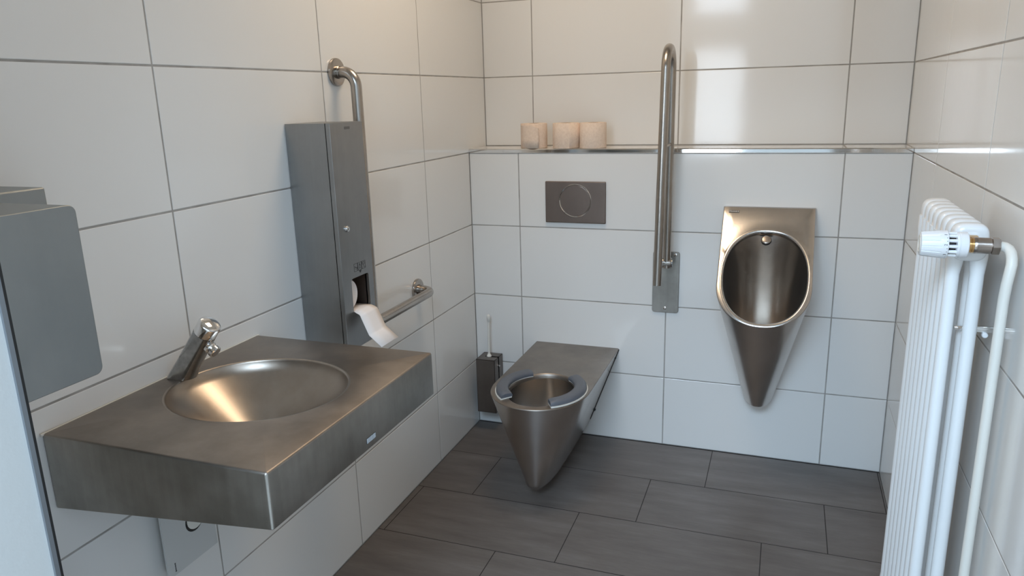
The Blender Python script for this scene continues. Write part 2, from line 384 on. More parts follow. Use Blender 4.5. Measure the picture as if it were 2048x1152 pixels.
bm = bmesh.new(); rings(bm, [tring(.131, TR-.001, False), tring(.1325, TR-.001, False)], True, True, True); obj('seal_ring', bm, BLACK, t, 30)
bm = bmesh.new(); rings(bm, [tring(h, r, False) for h, r in ((.1325, TR), (.156, TR), (.159, TR-.0015), (.161, TR-.006), (.1625, TR-.014), (.163, .003))], True, True, True)
bmesh.ops.recalc_face_normals(bm, faces=bm.faces[:]); obj('push_cap', bm, CHROME, t, 40)
SD = Vector((.8, 0, -.6)); sp = B0+AX*.112+SD*.021
s_ = lathe('spout', sp, SD, [(0, .0135), (.006, .0135), (.008, .012), (.012, .0115), (.013, .0135), (.020, .0135), (.0215, .012)], CHROME, t, 28)
lathe('aerator', sp+SD*.0212, SD, [(0, .0105), (.001, .0105), (.0012, .003)], NICKEL, s_, 24)
lathe('base_ring', (B0.x, B0.y, .8536), (0, 0, 1), [(0, .001), (.0008, .001)], BLACK, t, 8)

# ------------------------------------------------------------------ tall paper dispenser on the left wall
TX, TY0, TY1, TZ0, TZ1 = .1365, -1.2025, -1.044, .750, 1.3655
t = thing('paper_dispenser', 'tall narrow brushed steel toilet paper dispenser on the left wall', 'dispenser', (.07, -1.12, TZ0))
HY0, HY1, HZ0, HZ1 = -1.160, -1.070, .852, .948
bm = bmesh.new()  # case: sides, top, bottom, back
for a, b in (((.002, TY0, TZ0), (.1225, TY0+.0015, TZ1)), ((.002, TY1-.0015, TZ0), (.1225, TY1, TZ1)), ((.002, TY0+.0015, TZ1-.0015), (.1225, TY1-.0015, TZ1)), ((.002, TY0+.0015, TZ0), (.1225, TY1-.0015, TZ0+.0015)), ((.002, TY0+.0015, TZ0+.0015), (.0035, TY1-.0015, TZ1-.0015))): add_box(bm, a, b)
obj('case', bm, STEEL_CASE, t)
# door with a cut-out
hole = rrect(HY0, HY1, HZ0, HZ1, .009, 8, 6); out_ = []
for y, z in hole:
    cy, cz = (HY0+HY1)/2, (HZ0+HZ1)/2; dy, dz = y-cy, z-cz
    k = min(((TY1-.0005-cy)/dy if dy > 1e-9 else ((TY0+.0005-cy)/dy if dy < -1e-9 else 1e9)), ((TZ1-.0005-cz)/dz if dz > 1e-9 else ((TZ0+.0005-cz)/dz if dz < -1e-9 else 1e9)))
    out_.append((cy+dy*k, cz+dz*k))
corners = [(TY1-.0005, TZ1-.0005), (TY0+.0005, TZ1-.0005), (TY0+.0005, TZ0+.0005), (TY1-.0005, TZ0+.0005)]
for c in corners:   # snap nearest sample to each corner
    i = min(range(len(out_)), key=lambda k: abs(math.atan2(out_[k][1]-(HZ0+HZ1)/2, out_[k][0]-(HY0+HY1)/2)-math.atan2(c[1]-(HZ0+HZ1)/2, c[0]-(HY0+HY1)/2))); out_[i] = c
bm = bmesh.new()
rings(bm, [[(.1245, y, z) for y, z in out_], [(TX-.001, y, z) for y, z in out_],
           [(TX, y+(.001 if y < -1.12 else -.001)*(abs(y+1.1232) > .07), z) for y, z in out_],
           [(TX, y, z) for y, z in hole], [(.129, y, z) for y, z in hole]])
bmesh.ops.recalc_face_normals(bm, faces=bm.faces[:])
dr = obj('door', bm, STEEL_CASE, t, 25)
lk = lathe('lock', (TX, -1.163, 1.088), (1, 0, 0), [(0, .0085), (.002, .0085), (.003, .007), (.006, .0065), (.0065, .005)], CHROME, dr, 24)
box('keyhole', (TX+.0064, -1.1636, 1.085), (TX+.007, -1.1624, 1.091), BLACK, dr)
box('maker_plate', (TX, -1.135, 1.3475), (TX+.0005, -1.109, 1.3545), mat('grey_plate', (.16, .16, .16), .4, .6), dr)
# etched pictogram: three squares with a pointer
bm = bmesh.new(); x0, x1 = TX, TX+.0003
def sq(y0, y1, z0, z1, w=.0009):
    add_box(bm, (x0, y0, z0), (x1, y1, z0+w)); add_box(bm, (x0, y0, z1-w), (x1, y1, z1)); add_box(bm, (x0, y0, z0), (x1, y0+w, z1)); add_box(bm, (x0, y1-w, z0), (x1, y1, z1))
for k in range(3): sq(-1.142+.0202*k, -1.142+.0202*k+.0190, .9645, .9865)
add_box(bm, (x0, -1.137, .9745), (x1, -1.127, .976)); add_box(bm, (x0, -1.137, .9745), (x1, -1.1355, .980)); add_box(bm, (x0, -1.128, .970), (x1, -1.1265, .976)); add_box(bm, (x0, -1.134, .970), (x1, -1.127, .9712))
add_box(bm, (x0, -1.1155, .969), (x1, -1.1145, .9835)); add_box(bm, (x0, -1.109, .969), (x1, -1.108, .979)); add_box(bm, (x0, -1.1155, .969), (x1, -1.108, .9702)); add_box(bm, (x0, -1.1135, .978), (x1, -1.110, .9792)); add_box(bm, (x0, -1.112, .979), (x1, -1.111, .984))
add_box(bm, (x0, -1.098, .9765), (x1, -1.0865, .9775)); add_box(bm, (x0, -1.098, .982), (x1, -1.0865, .983)); add_box(bm, (x0, -1.098, .9765), (x1, -1.097, .983)); add_box(bm, (x0, -1.0875, .9765), (x1, -1.0865, .983)); add_box(bm, (x0, -1.093, .968), (x1, -1.092, .977)); add_box(bm, (x0, -1.087, .967), (x1, -1.085, .9695))
vs_ = [bm.verts.new(p) for p in ((x1, -1.1185, .9635), (x1, -1.1045, .9635), (x1, -1.1115, .9555))]; bm.faces.new(vs_)
bmesh.ops.recalc_face_normals(bm, faces=bm.faces[:])
p_ = obj('pictogram', bm, MARK, dr); p_['label'] = 'etched pictogram of three squares above the paper opening'
# inside
bm = bmesh.new(); add_box(bm, (.020, -1.196, .83), (.022, -1.052, .99)); add_box(bm, (.022, -1.066, .83), (.122, -1.064, .99)); add_box(bm, (.022, -1.196, .832), (.121, -1.066, .834)); add_box(bm, (.022, -1.196, .985), (.121, -1.066, .987))
obj('inner_housing', bm, DARKPLATE, t)
box('catch', (.060, -1.074, .872), (.085, -1.067, .886), NICKEL, t, .001)
box('catch', (.060, -1.071, .925), (.080, -1.067, .942), BLACK, t, .001)
# the roll inside and its hanging sheet
t = thing('toilet_paper', 'white toilet paper hanging out of the tall steel dispenser', 'toilet paper', (.10, -1.15, .86))
lathe('roll', (.030, -1.1510, .9005), (1, 0, 0), [(0, .010), (0, .042), (.001, .043), (.088, .043), (.0905, .0415), (.0905, .010)], PAPER, t, 40)
bm = bmesh.new(); prof = bend([(.078, 0, .8545), (.1405, 0, .8545), (.158, 0, .8475), (.182, 0, .793), (.219, 0, .7625)], .012, 6)
sh = []
for i, p in enumerate(prof):
    f = i/(len(prof)-1); sh.append([(p.x, -1.1570-.0085*min(1, f*1.5), p.z), (p.x+.0008, -1.127, p.z+.0006), (p.x+.0006, -1.098, p.z+.0004), (p.x+.001*f, -1.0760+.003*f, p.z)])
rings(bm, sh, False); o = obj('sheet', bm, PAPER, t, 40)
m = o.modifiers.new('t', 'SOLIDIFY'); m.thickness = .0008

# ------------------------------------------------------------------ angled grab rail on the left wall
t = thing('grab_rail', 'L-shaped satin steel grab rail on the left wall behind the paper dispenser', 'grab rail', (.03, -.944, 1.5))
RX, RY = .066, -.944
tube('rail', bend([(.004, RY, 1.5), (RX, RY, 1.5), (RX, RY, .752), (RX, -.529, .752), (.004, -.529, .752)], .042, 12), .0160, STEEL_TUBE, t, 28)
for y, z in ((RY, 1.5), (-.529, .752)):
    f = lathe('flange', (.0005, y, z), (1, 0, 0), [(0, .0385), (.004, .0395), (.0085, .0385), (.010, .036), (.010, .0185), (.0165, .0185), (.0175, .0175)], STEEL_TUBE, t, 40)

# ------------------------------------------------------------------ steel boxes near the door
t = thing('soap_dispenser', 'steel box on the left wall, the farther and smaller of the two near the door', 'dispenser', (.06, -2.09, 1.02))
o = box('body', (.003, -2.19, 1.03), (.1185, -1.990, 1.2985), STEEL_MATT, t, .003)
t = thing('towel_dispenser', 'grey matt steel wall box, the nearer one cut by the door reveal', 'dispenser', (.2, -2.18, 1.02))
bm = bmesh.new(); pr = rrect(-2.2835, -2.0785, 1.0335, 1.2875, .012, 4, 6)
rings(bm, [[(x, y, z) for y, z in pr] for x in (.125, .2855)], True, True, True); bmesh.ops.recalc_face_normals(bm, faces=bm.faces[:])
o = obj('body', bm, STEEL_MATT, t, 40); bevel(o, .0012, 2, 60)

# ------------------------------------------------------------------ toilet
XC = .455; TZ = .408; NARC = 56
def d_outline(w, yc, yf, z, e=2.0, inset=0, nside=18):
    pts = []
    w -= inset
    for k in range(nside): pts.append((XC+w, -.0005+(yc)*(k/nside), z))
    for k in range(NARC+1):
        a = math.pi*k/NARC; c, s = math.cos(a), math.sin(a)
        pts.append((XC+w*math.copysign(abs(c)**(2/e), c), yc+(yf+inset-yc)*abs(s)**(2/e), z))
    for k in range(1, nside+1): pts.append((XC-w, yc*(1-k/nside)-.0005, z))
    return pts
t = thing('toilet', 'wall hung conical steel toilet with grey seat pads', 'toilet', (XC, -.35, .06))
def hull(name, pts, drop, mat_, parent, ang=24):
    bm = bmesh.new(); vs = [bm.verts.new(p) for p in pts]
    r = bmesh.ops.convex_hull(bm, input=vs, use_existing_faces=False)
    bmesh.ops.delete(bm, geom=[v for v in bm.verts if not v.link_faces], context='VERTS')
    dead = [f for f in bm.faces if drop(f)]
    bmesh.ops.delete(bm, geom=dead, context='FACES_ONLY'); bmesh.ops.recalc_face_normals(bm, faces=bm.faces[:])
    return obj(name, bm, mat_, parent, ang)
top = d_outline(.178, -.485, -.690, TZ-.004, 2.05)
foot = [d_outline(.055, -.17, -.612, .088, 2.5), d_outline(.052, -.17, -.606, .072, 2.5, .002), d_outline(.044, -.17, -.594, .061, 2.5, .003), d_outline(.030, -.17, -.57, .056, 2.4, .004)]
rings_ = [top] + foot; bm = bmesh.new()
def lerp(A, B, f): return [tuple(a+(b-a)*f for a, b in zip(p, q)) for p, q in zip(A, B)]
# developable sides: match points by the direction of the outward normal
def dense(pts, normal_angle_targets, arc):
    return pts
def arc_by_normal(w, yc, yf, z, e, angs, inset=0):
    """points of the front curve whose outward normal points along each angle"""
    w -= inset; L_ = -(yf+inset-yc); out = []
    tab = []
    for k in range(721):
        a = math.pi*k/720; c, s = math.cos(a), math.sin(a)
        x = w*math.copysign(abs(c)**(2/e), c); y = -L_*abs(s)**(2/e)
        nx = math.copysign((abs(x)/w)**(e-1)/w, x); ny = -((abs(y)/L_)**(e-1))/L_
        tab.append((math.atan2(-ny, nx), x, y))
    for g in angs:
        b = min(tab, key=lambda q: abs(q[0]-g)); out.append((XC+b[1], yc+b[2], z))
    return out
angs = [math.pi*k/72 for k in range(73)]
def loop(w, yc, yf, z, e=2.05, inset=0):
    s = [(XC+w-inset, -.0005+(yc+.0005)*k/12, z) for k in range(12)]
    m_ = arc_by_normal(w, yc, yf, z, e, angs, inset)
    return s + m_ + [(2*XC-x, y, zz) for x, y, zz in s[::-1]]
LT = loop(.178, -.485, -.690, TZ-.004); LB = loop(.060, -.30, -.612, .088, 2.9)
lv = [LT] + [lerp(LT, LB, k/10) for k in range(1, 11)]
lv += [loop(.0585, -.30, -.610, .078, 2.9), loop(.0545, -.30, -.604, .068, 2.9), loop(.047, -.30, -.594, .060, 2.9), loop(.035, -.30, -.58, .0565, 2.9)]
rings(bm, lv, True, False, True); bmesh.ops.recalc_face_normals(bm, faces=bm.faces[:])
obj('body', bm, STEEL_WC, t, 30)
# deck with rounded edge, opening and bowl
HC = (.4625, -.508); HRX, HRY = .1185, .155
def hp(p, s, dy=0):
    a = math.atan2((p[1]-HC[1])/HRY, (p[0]-HC[0])/HRX); return (HC[0]+HRX*s*math.cos(a), HC[1]+dy+HRY*s*math.sin(a))
bm = bmesh.new()
backL = [(2*XC-.178-.178*0-0 + 0, 0, 0)]
def withback(lp, n=16):
    a, b = lp[-1], lp[0]; return lp + [(a[0]+(b[0]-a[0])*k/n, a[1]+(b[1]-a[1])*k/n, a[2]) for k in range(1, n)]
E0 = withback(LT); E1 = withback(loop(.178, -.485, -.690, TZ-.0012, 2.05, .0012)); E2 = withback(loop(.178, -.485, -.690, TZ, 2.05, .004))
seq = [E0, E1, E2] + [[(*hp(p, s), TZ-d) for p in E2] for s, d in ((1.09, 0), (1.05, -.0012), (1.02, -.0012), (1.0, .001), (.985, .006), (.975, .016))]
rings(bm, seq); bmesh.ops.recalc_face_normals(bm, faces=bm.faces[:])
if sum(f.normal.z*f.calc_area() for f in bm.faces) < 0: bmesh.ops.reverse_faces(bm, faces=bm.faces[:])
o = obj('deck', bm, STEEL_TOP, t, 35); o['label'] = 'flat steel deck with a round opening'
bm = bmesh.new()
seq = [[(*hp(p, s, dy), TZ-d) for p in E2] for s, d, dy in ((.975, .016, 0), (.985, .04, 0), (.95, .08, .005), (.86, .12, .01), (.72, .16, .02), (.55, .20, .03), (.36, .225, .04), (.18, .235, .045))]
rings(bm, seq, True, False, True); bmesh.ops.recalc_face_normals(bm, faces=bm.faces[:])
if sum(f.normal.z*f.calc_area() for f in bm.faces) < 0: bmesh.ops.reverse_faces(bm, faces=bm.faces[:])
obj('bowl', bm, STEEL_URI, t, 50)
def pad(name, a0, a1, lab):
    """curved seat pad on the rim, between two angles round the opening"""
    n = 26; bm = bmesh.new(); rs = []
    prof = [(-.022, .0005), (-.023, .008), (-.020, .015), (-.012, .0185), (.006, .0195), (.016, .0165), (.0215, .010), (.022, .0005)]
    for k in range(n+1):
        f = k/n; a = math.radians(a0+(a1-a0)*f); e = min(f, 1-f)
        q = (1-max(0, 1-e/.04)**2*.25)
        rr = []
        for u, h in prof:
            R0 = 1.0; x = HC[0]+(HRX+.020+u)*math.cos(a); y = HC[1]+(HRY-.006+u)*math.sin(a)
            rr.append((x, y, TZ+.004+h*q))
        rs.append(rr)
    rings(bm, rs, True, True, True); bmesh.ops.recalc_face_normals(bm, faces=bm.faces[:])
    o = obj(name, bm, PAD, t, 45); o['label'] = lab
    bm = bmesh.new(); rs = []
    for k in range(n+1):
        a = math.radians(a0+(a1-a0)*k/n)
        rs.append([(HC[0]+(HRX+.020+u)*math.cos(a), HC[1]+(HRY-.006+u)*math.sin(a), TZ+h) for u, h in ((-.020, .0005), (-.020, .0052), (.0255, .0052), (.0255, .0005))])
    rings(bm, rs, True, True, True); bmesh.ops.recalc_face_normals(bm, faces=bm.faces[:]); obj('pad_base', bm, CREAMPL, o, 30)
pad('seat_pad', 124, 230, 'left grey foam seat pad')
pad('seat_pad', 53, -60, 'right grey foam seat pad')
for x, z in ((.619, .369), (.573, .254), (.533, .129)):
    lathe('screw', (x-.001, -.009, z), (.93, 0, -.35), [(0, .0055), (.004, .0055), (.006, .003)], BLACK, t, 14)
bm = bmesh.new(); add_tube(bm, [(XC+.1785, -.003, .404), (XC+.058, -.003, .080)], .0022, 8); obj('shadow_gap_strip', bm, GAP_SHADE, t)  # dark strip drawn for the shadow gap along the wall

# ------------------------------------------------------------------ toilet brush and holder
t = thing('brush_holder', 'brown steel toilet brush holder in the corner behind the toilet', 'brush holder', (.08, -.06, .09))
X0, X1, Y0, Y1, Z0, Z1 = .0375, .122, -.102, -.006, .098, .3385
bm = bmesh.new()
add_box(bm, (X0, Y0, Z0), (X1, Y0+.0015, Z1)); add_box(bm, (X0, Y0, Z0), (X0+.0015, Y1, Z1)); add_box(bm, (X0, Y0, Z0), (X1, Y1, Z0+.0015)); add_box(bm, (X0, Y1-.0015, Z0), (X1, Y1, Z1))
add_box(bm, (X0, Y0, Z1-.0015), (X1, -.060, Z1)); add_box(bm, (X0, -.048, Z1-.0015), (X1, Y1, Z1))
add_box(bm, (X0, -.060, Z1-.0015), (.062, -.048, Z1)); add_box(bm, (X1-.0015, Y0, Z0), (X1, -.060, Z1)); add_box(bm, (X1-.0015, -.048, Z0), (X1, Y1, Z1))
add_box(bm, (X1-.0015, -.060, Z0), (X1, -.048, .17))
obj('holder_box', bm, BRUSHBOX, t); box('inner_pot', (X0+.008, Y0+.008, Z0+.004), (X1-.008, Y1-.006, .300), BLACK, t, .002)
lathe('lock_screw', (X1, -.054, .300), (1, 0, 0), [(0, .005), (.004, .005), (.005, .003)], CHROME, t, 14)
lathe('wall_screw', (X0-.001, -.030, .135), (-1, 0, 0), [(0, .004), (.012, .004)], BLACK, t, 12)
t = thing('toilet_brush', 'toilet brush with slim white handle standing in its brown holder', 'brush', (.079, -.054, .34))
tube('handle', [(.079, -.054, .305), (.079, -.054, .342), (.0792, -.052, .42), (.0795, -.046, .500)], [.0048, .0048, .0046, .0044], CREAMPL, t, 16)
lathe('collar', (.079, -.054, .3388), (0, 0, 1), [(0, .0105), (.003, .0105), (.006, .008), (.012, .0058)], CREAMPL, t, 20)
lathe('hanging_hook', (.0795, -.046, .492), (0, -.05, 1), [(0, .0044), (.004, .0072), (.018, .0078), (.026, .0072), (.031, .005), (.033, .002)], CREAMPL, t, 20)

# ------------------------------------------------------------------ flush plate
t = thing('flush_plate', 'dark brown rectangular flush plate with one round button above the toilet', 'flush plate', (.4535, 0, 1.0065))
o = box('plate', (.3300, -.0115, .9235), (.5765, -.0008, 1.0885), DARKPLATE, t, .003, 3)
lathe('ring', (.4535, -.0108, 1.0125), (0, -1, 0), [(0, .0665), (.0028, .0665), (.0042, .0652), (.0042, .0640), (.001, .0612)], CHROME, t, 72)
lathe('button', (.4535, -.0108, 1.0125), (0, -1, 0), [(0, .0608), (.0015, .0608), (.0022, .0598)], DARKPLATE, t, 72)
# ------------------------------------------------------------------ rolls on the ledge
for cx, cy, lab, ang, kind in ((.2665, .053, 'beige toilet roll with a loose paper edge, leftmost on the ledge', 20, 1), (.4005, .052, 'beige toilet roll between the two others on the ledge', 60, 2), (.5105, .052, 'smooth beige toilet roll, rightmost on the ledge', -80, 0)):
    t = thing('toilet_roll', lab, 'toilet roll', (cx, cy, LEDGE+.0004), 'toilet rolls on the tiled ledge')
    z = LEDGE+.0008; R_ = .0525; n = 64; bm = bmesh.new()
    def rr(r, z_, w=1): return [(cx+(r*(1+w*.006*math.sin(3*a+ang)))*math.cos(a), cy+r*math.sin(a), z_) for a in [2*math.pi*k/n for k in range(n)]]
    rings(bm, [rr(.021, z), rr(R_-.001, z), rr(R_, z+.0015), rr(R_+.0004, z+.05), rr(R_, z+.0955), rr(R_-.001, z+.097), rr(.021, z+.097), rr(.021, z)])
    bmesh.ops.recalc_face_normals(bm, faces=bm.faces[:]); obj('paper', bm, KRAFT, t, 50)
    bm = bmesh.new(); rings(bm, [rr(.0208, z+.001, 0), rr(.0208, z+.0968, 0), rr(.0198, z+.0968, 0), rr(.0198, z+.001, 0), rr(.0208, z+.001, 0)]); bmesh.ops.recalc_face_normals(bm, faces=bm.faces[:]); obj('cardboard_core', bm, CARD, t, 50)
    if kind == 1:
        bm = bmesh.new(); rs = []
        for k in range(15):   # loose outer layer that stands off the roll
            f = k/14; a = math.radians(205+100*f); r = R_+.0010+.010*f**3
            rs.append([(cx+r*math.cos(a), cy+r*math.sin(a), z+.0005+h*.0965-(.018*max(0, f-.75)*4*h**6)) for h in (0, .35, .7, .9, 1)])
        rings(bm, rs, False); o = obj('loose_sheet', bm, KRAFT, t, 60); m = o.modifiers.new('t', 'SOLIDIFY'); m.thickness = .0006
    if kind == 2:
        bm = bmesh.new(); rs = []
        for k in range(15):
            f = k/14; a = math.radians(-60+55*f); r = R_+.0008+.0050*f**2
            rs.append([(cx+r*math.cos(a)-.002*(1-h)*f, cy+r*math.sin(a), z+.0005+h*.096) for h in (0, .5, 1)])
        rings(bm, rs, False); o = obj('loose_sheet', bm, KRAFT, t, 60); m = o.modifiers.new('t', 'SOLIDIFY'); m.thickness = .0005

# ------------------------------------------------------------------ fold-up rail
t = thing('folding_support_rail', 'folded-up satin steel support rail between flush plate and urinal', 'grab rail', (.816, 0, .70))
bm = bmesh.new(); pr = rrect(.7655, .8680, .5775, .8225, .010, 4, 6)
rings(bm, [[(x, y, z) for x, z in pr] for y in (-.0008, -.0075)], True, True, True); bmesh.ops.recalc_face_normals(bm, faces=bm.faces[:])
o = obj('base_plate', bm, STEEL_V, t, 40); bevel(o, .001, 2, 60)
for x, z in ((.853, .811), (.782, .811), (.816, .596)):
    lathe('screw', (x, -.0078, z), (0, -1, 0), [(0, .0068), (.0015, .0065), (.003, .004), (.003, .0025), (.0018, .002)], CHROME, t, 18)
tube('rail', bend([(.826, -.062, .772), (.826, -.050, 1.5835-.016), (.829, -.205, 1.5835-.016), (.817, -.222, .742)], .0745, 18), .0160, STEEL_TUBE, t, 28)
lathe('brace', (.829, -.058, 1.235), (0, -1, 0), [(0, .006), (.152, .006)], STEEL_TUBE, t, 14)
bm = bmesh.new()
add_lathe(bm, (.803, -.058, .790), (1, 0, 0), [(0, .0185), (.002, .0205), (.040, .0205), (.0425, .019)], 32)
add_box(bm, (.806, -.058, .775), (.842, -.007, .805)); bmesh.ops.recalc_face_normals(bm, faces=bm.faces[:])
hg = obj('hinge', bm, STEEL_TUBE, t, 35)
lathe('hinge_cap', (.8455, -.058, .790), (1, 0, 0), [(0, .0165), (.003, .0165), (.004, .014), (.0035, .006)], CHROME_W, hg, 28)

# ------------------------------------------------------------------ urinal
t = thing('urinal', 'wall hung steel urinal with an oval opening and tapering body', 'urinal', (1.183, 0, .25))
UX = 1.183; zt = 1.009
def yp(z): return -.0315-.8150*(1.009-z)
NV = Vector((0, -1, .815)).normalized()
def uo(z0=.765, zb=.6435, w=.1575, i=0, n=60):
    out = [(UX-w+i+(2*w-2*i)*k/14, zt-i) for k in range(14, -1, -1)]   # top edge right to left
    for k in range(1, 12): out.append((UX-w+i, zt-i+(z0-zt+i)*k/12))
    for k in range(n+1):
        a = math.pi+math.pi*k/n; e = 2.12
        c, s = math.cos(a), math.sin(a); out.append((UX+(w-i)*math.copysign(abs(c)**(2/e), c), z0-(z0-zb-i)*abs(s)**(2/e)))
    for k in range(1, 12): out.append((UX+w-i, z0+(zt-i-z0)*k/12))
    return out
def on(p, h=0): return Vector((p[0], yp(p[1]), p[1]))+NV*h
outer = uo()
UH = (1.185, .7915); UHX, UHZ = .1405, .1375
def uh(p, s, e=2.25):
    a = math.atan2((p[1]-UH[1])/UHZ, (p[0]-UH[0])/UHX); c, q = math.cos(a), math.sin(a)
    return (UH[0]+UHX*s*math.copysign(abs(c)**(2/e), c), UH[1]+UHZ*s*math.copysign(abs(q)**(2/e), q))
# face: flat plate and rounded lip
bm = bmesh.new()
seq = [[on(p, -.0045) for p in outer], [on(p, -.001) for p in uo(i=.0008)], [on(p, 0) for p in uo(i=.0035)]]
i2 = uo(i=.0035)
def mix(a, b, f): return (a[0]+(b[0]-a[0])*f, a[1]+(b[1]-a[1])*f)
seq += [[on(mix(p, uh(p, 1.0), .55), 0.000) for p in i2]]
for s, h in ((1.07, .0015), (1.045, .0028), (1.02, .0024), (1.0, .0), (.985, -.005), (.976, -.013)):
    seq.append([on(mix(uh(p, s), p, 0), h) for p in i2])
rings(bm, seq); bmesh.ops.recalc_face_normals(bm, faces=bm.faces[:])
if sum(f.normal.dot(NV)*f.calc_area() for f in bm.faces) < 0: bmesh.ops.reverse_faces(bm, faces=bm.faces[:])
fc = obj('rim_plate', bm, STEEL_URI, t, 60); fc['label'] = 'sloping steel face plate with polished lip'
# inner bowl
bm = bmesh.new(); seq = []
CH = Vector((UH[0], yp(UH[1]), UH[1])); DP = Vector((UX, -.080, .44))
for k in range(15):
    s = 1-k/14*.94; r = s**.42; C = CH.lerp(DP, 1-s); d = -.013 if k == 0 else -.013-.03*math.sin(math.pi*(1-s))
    seq.append([C + (Vector((q[0], yp(q[1]), q[1]))-CH)*(r*.976)+NV*d for q in [uh(p, 1) for p in i2]])
rings(bm, seq, True, False, True); bmesh.ops.recalc_face_normals(bm, faces=bm.faces[:])
if sum(f.normal.dot(NV)*f.calc_area() for f in bm.faces) < 0: bmesh.ops.reverse_faces(bm, faces=bm.faces[:])
for v in bm.verts: v.co.y = min(v.co.y, -.004)
obj('bowl', bm, STEEL_URI, t, 60)
# body down to the foot
foot = [(UX+.0535*math.cos(a), -.004-.108*abs(math.sin(a))**.9, .268+0*a) for a in [math.pi*k/40 for k in range(41)]]
foot = [(x, y, z) for x, y, z in foot] + [(UX+.05*math.cos(a), -.004-.104*abs(math.sin(a))**.9, .263) for a in [math.pi*k/40 for k in range(41)]]
back = [(UX-.1575, -.0008, zt-.004), (UX+.1575, -.0008, zt-.004), (UX+.0535, -.0008, .268), (UX-.0535, -.0008, .268), (UX-.1575, -.0008, .80), (UX+.1575, -.0008, .80)]
op = [on(p, -.0045) for p in outer]
def drop(f):
    c = f.calc_center_median(); return f.normal.dot(NV) > .995 or (f.normal.y > .9)
body = hull('body', [tuple(p) for p in op]+foot+back, drop, STEEL_WC, t, 20)
lathe('flush_head', on((1.1815, .9075), -.010), NV, [(0, .0165), (.004, .0165), (.006, .0145), (.0065, .012)], NICKEL, t, 28)
lathe('flush_head_seal', on((1.1815, .9075), -.016), NV, [(0, .0180), (.006, .0180)], BLACK, t, 28)
TU = Vector((0, .815, 1)).normalized(); pc = on((1.0635, .9915), .0002)
bm = bmesh.new(); mm = basis(pc, (1, 0, 0), TU)
vs_ = [bm.verts.new(mm @ Vector((x, y, z))) for z in (0, .0004) for x, y in ((-.0185, -.0052), (.0185, -.0052), (.0185, .0052), (-.0185, .0052))]
for f in ((3, 2, 1, 0), (4, 5, 6, 7), (0, 1, 5, 4), (1, 2, 6, 5), (2, 3, 7, 6), (3, 0, 4, 7)): bm.faces.new([vs_[i] for i in f])
bp = obj('maker_plate', bm, BLACK, t); bp['label'] = 'small black maker plate with pale letters'
text_obj('lettering', 'FRANKE', .0098, mat('pale_lettering', (.75, .72, .68), .4), bp, basis(pc+NV*.0005, (1, 0, 0), TU))

# ------------------------------------------------------------------ radiator
RF, RB = W-.1010, W-.0385; PT = .0486; NS = 8; RY0 = -1.2595; RZ1, RZ0 = 1.1665, .075
t = thing('radiator', 'white tubular column radiator on the right wall', 'radiator', ((RF+RB)/2, -1.09, RZ0))
def section_bm(yc):
    bm = bmesh.new(); cx = (RF+RB)/2; w = (RB-RF)/2; tx = .0206
    def half(zt_, sgn):
        # header: rounded arch block seen from the end, thick in the middle, thin at its rim
        prof = []
        for k in range(40):
            a = 2*math.pi*k/40; e = 3.4; c, s = math.cos(a), math.sin(a)
            prof.append((w*math.copysign(abs(c)**(2/e), c), .036*math.copysign(abs(s)**(2/e), s)))
        zc = zt_-sgn*.036; rs = []
        for dy, f in ((-.0205, .30), (-.0205, .48), (-.0200, .66), (-.0185, .86), (-.0150, .96), (-.008, 1), (.008, 1), (.0150, .96), (.0185, .86), (.0200, .66), (.0205, .48), (.0205, .30)):
            rs.append([(cx+x*f, yc+dy*1.08, zc+z*f) for x, z in prof])
        rings(bm, rs, True, True, True)
        if sgn > 0:
            for s in (-1, 1): # shoulders that lead into the tubes
                add_tube(bm, [(cx+s*tx*.86, yc, zc-.004), (cx+s*tx*.95, yc, zc-.03), (cx+s*tx, yc, zc-.062)], [.0175, .016, .0125], 20)
        else:
            for s in (-1, 1): add_tube(bm, [(cx+s*tx*.86, yc, zc+.004), (cx+s*tx*.95, yc, zc+.03), (cx+s*tx, yc, zc+.062)], [.0175, .016, .0125], 20)
    half(RZ1, 1); half(RZ0, -1)
    for s in (-1, 1): add_tube(bm, [(cx+s*tx, yc, RZ0+.06), (cx+s*tx, yc, RZ1-.06)], 0.0123, 24, False)
    bmesh.ops.recalc_face_normals(bm, faces=bm.faces[:]); return bm
for k in range(NS):
    obj('section', section_bm(RY0+PT*k), RADW, t, 45)
cx = (RF+RB)/2
lathe('hub', (cx, RY0-.0200, RZ1-.036), (0, -1, 0), [(0, .023), (.002, .022), (.004, .018), (.0045, .015), (.010, .0145)], RADW, t, 32)
br = tube('bracket', [(RF+.030, -1.236, .953), (W-.003, -1.236, .953)], .0045, CHROME, t, 10)
box('bracket_plate', (RB+.004, -1.240, .947), (W-.002, -1.232, .959), CHROME, t, .001)
for x in (W-.0546, W-.0185): lathe('clip', (x, -1.2395, .943), (0, -1, 0), [(0, .0055), (.006, .0055), (.008, .004)], WHITEPL, t, 16)
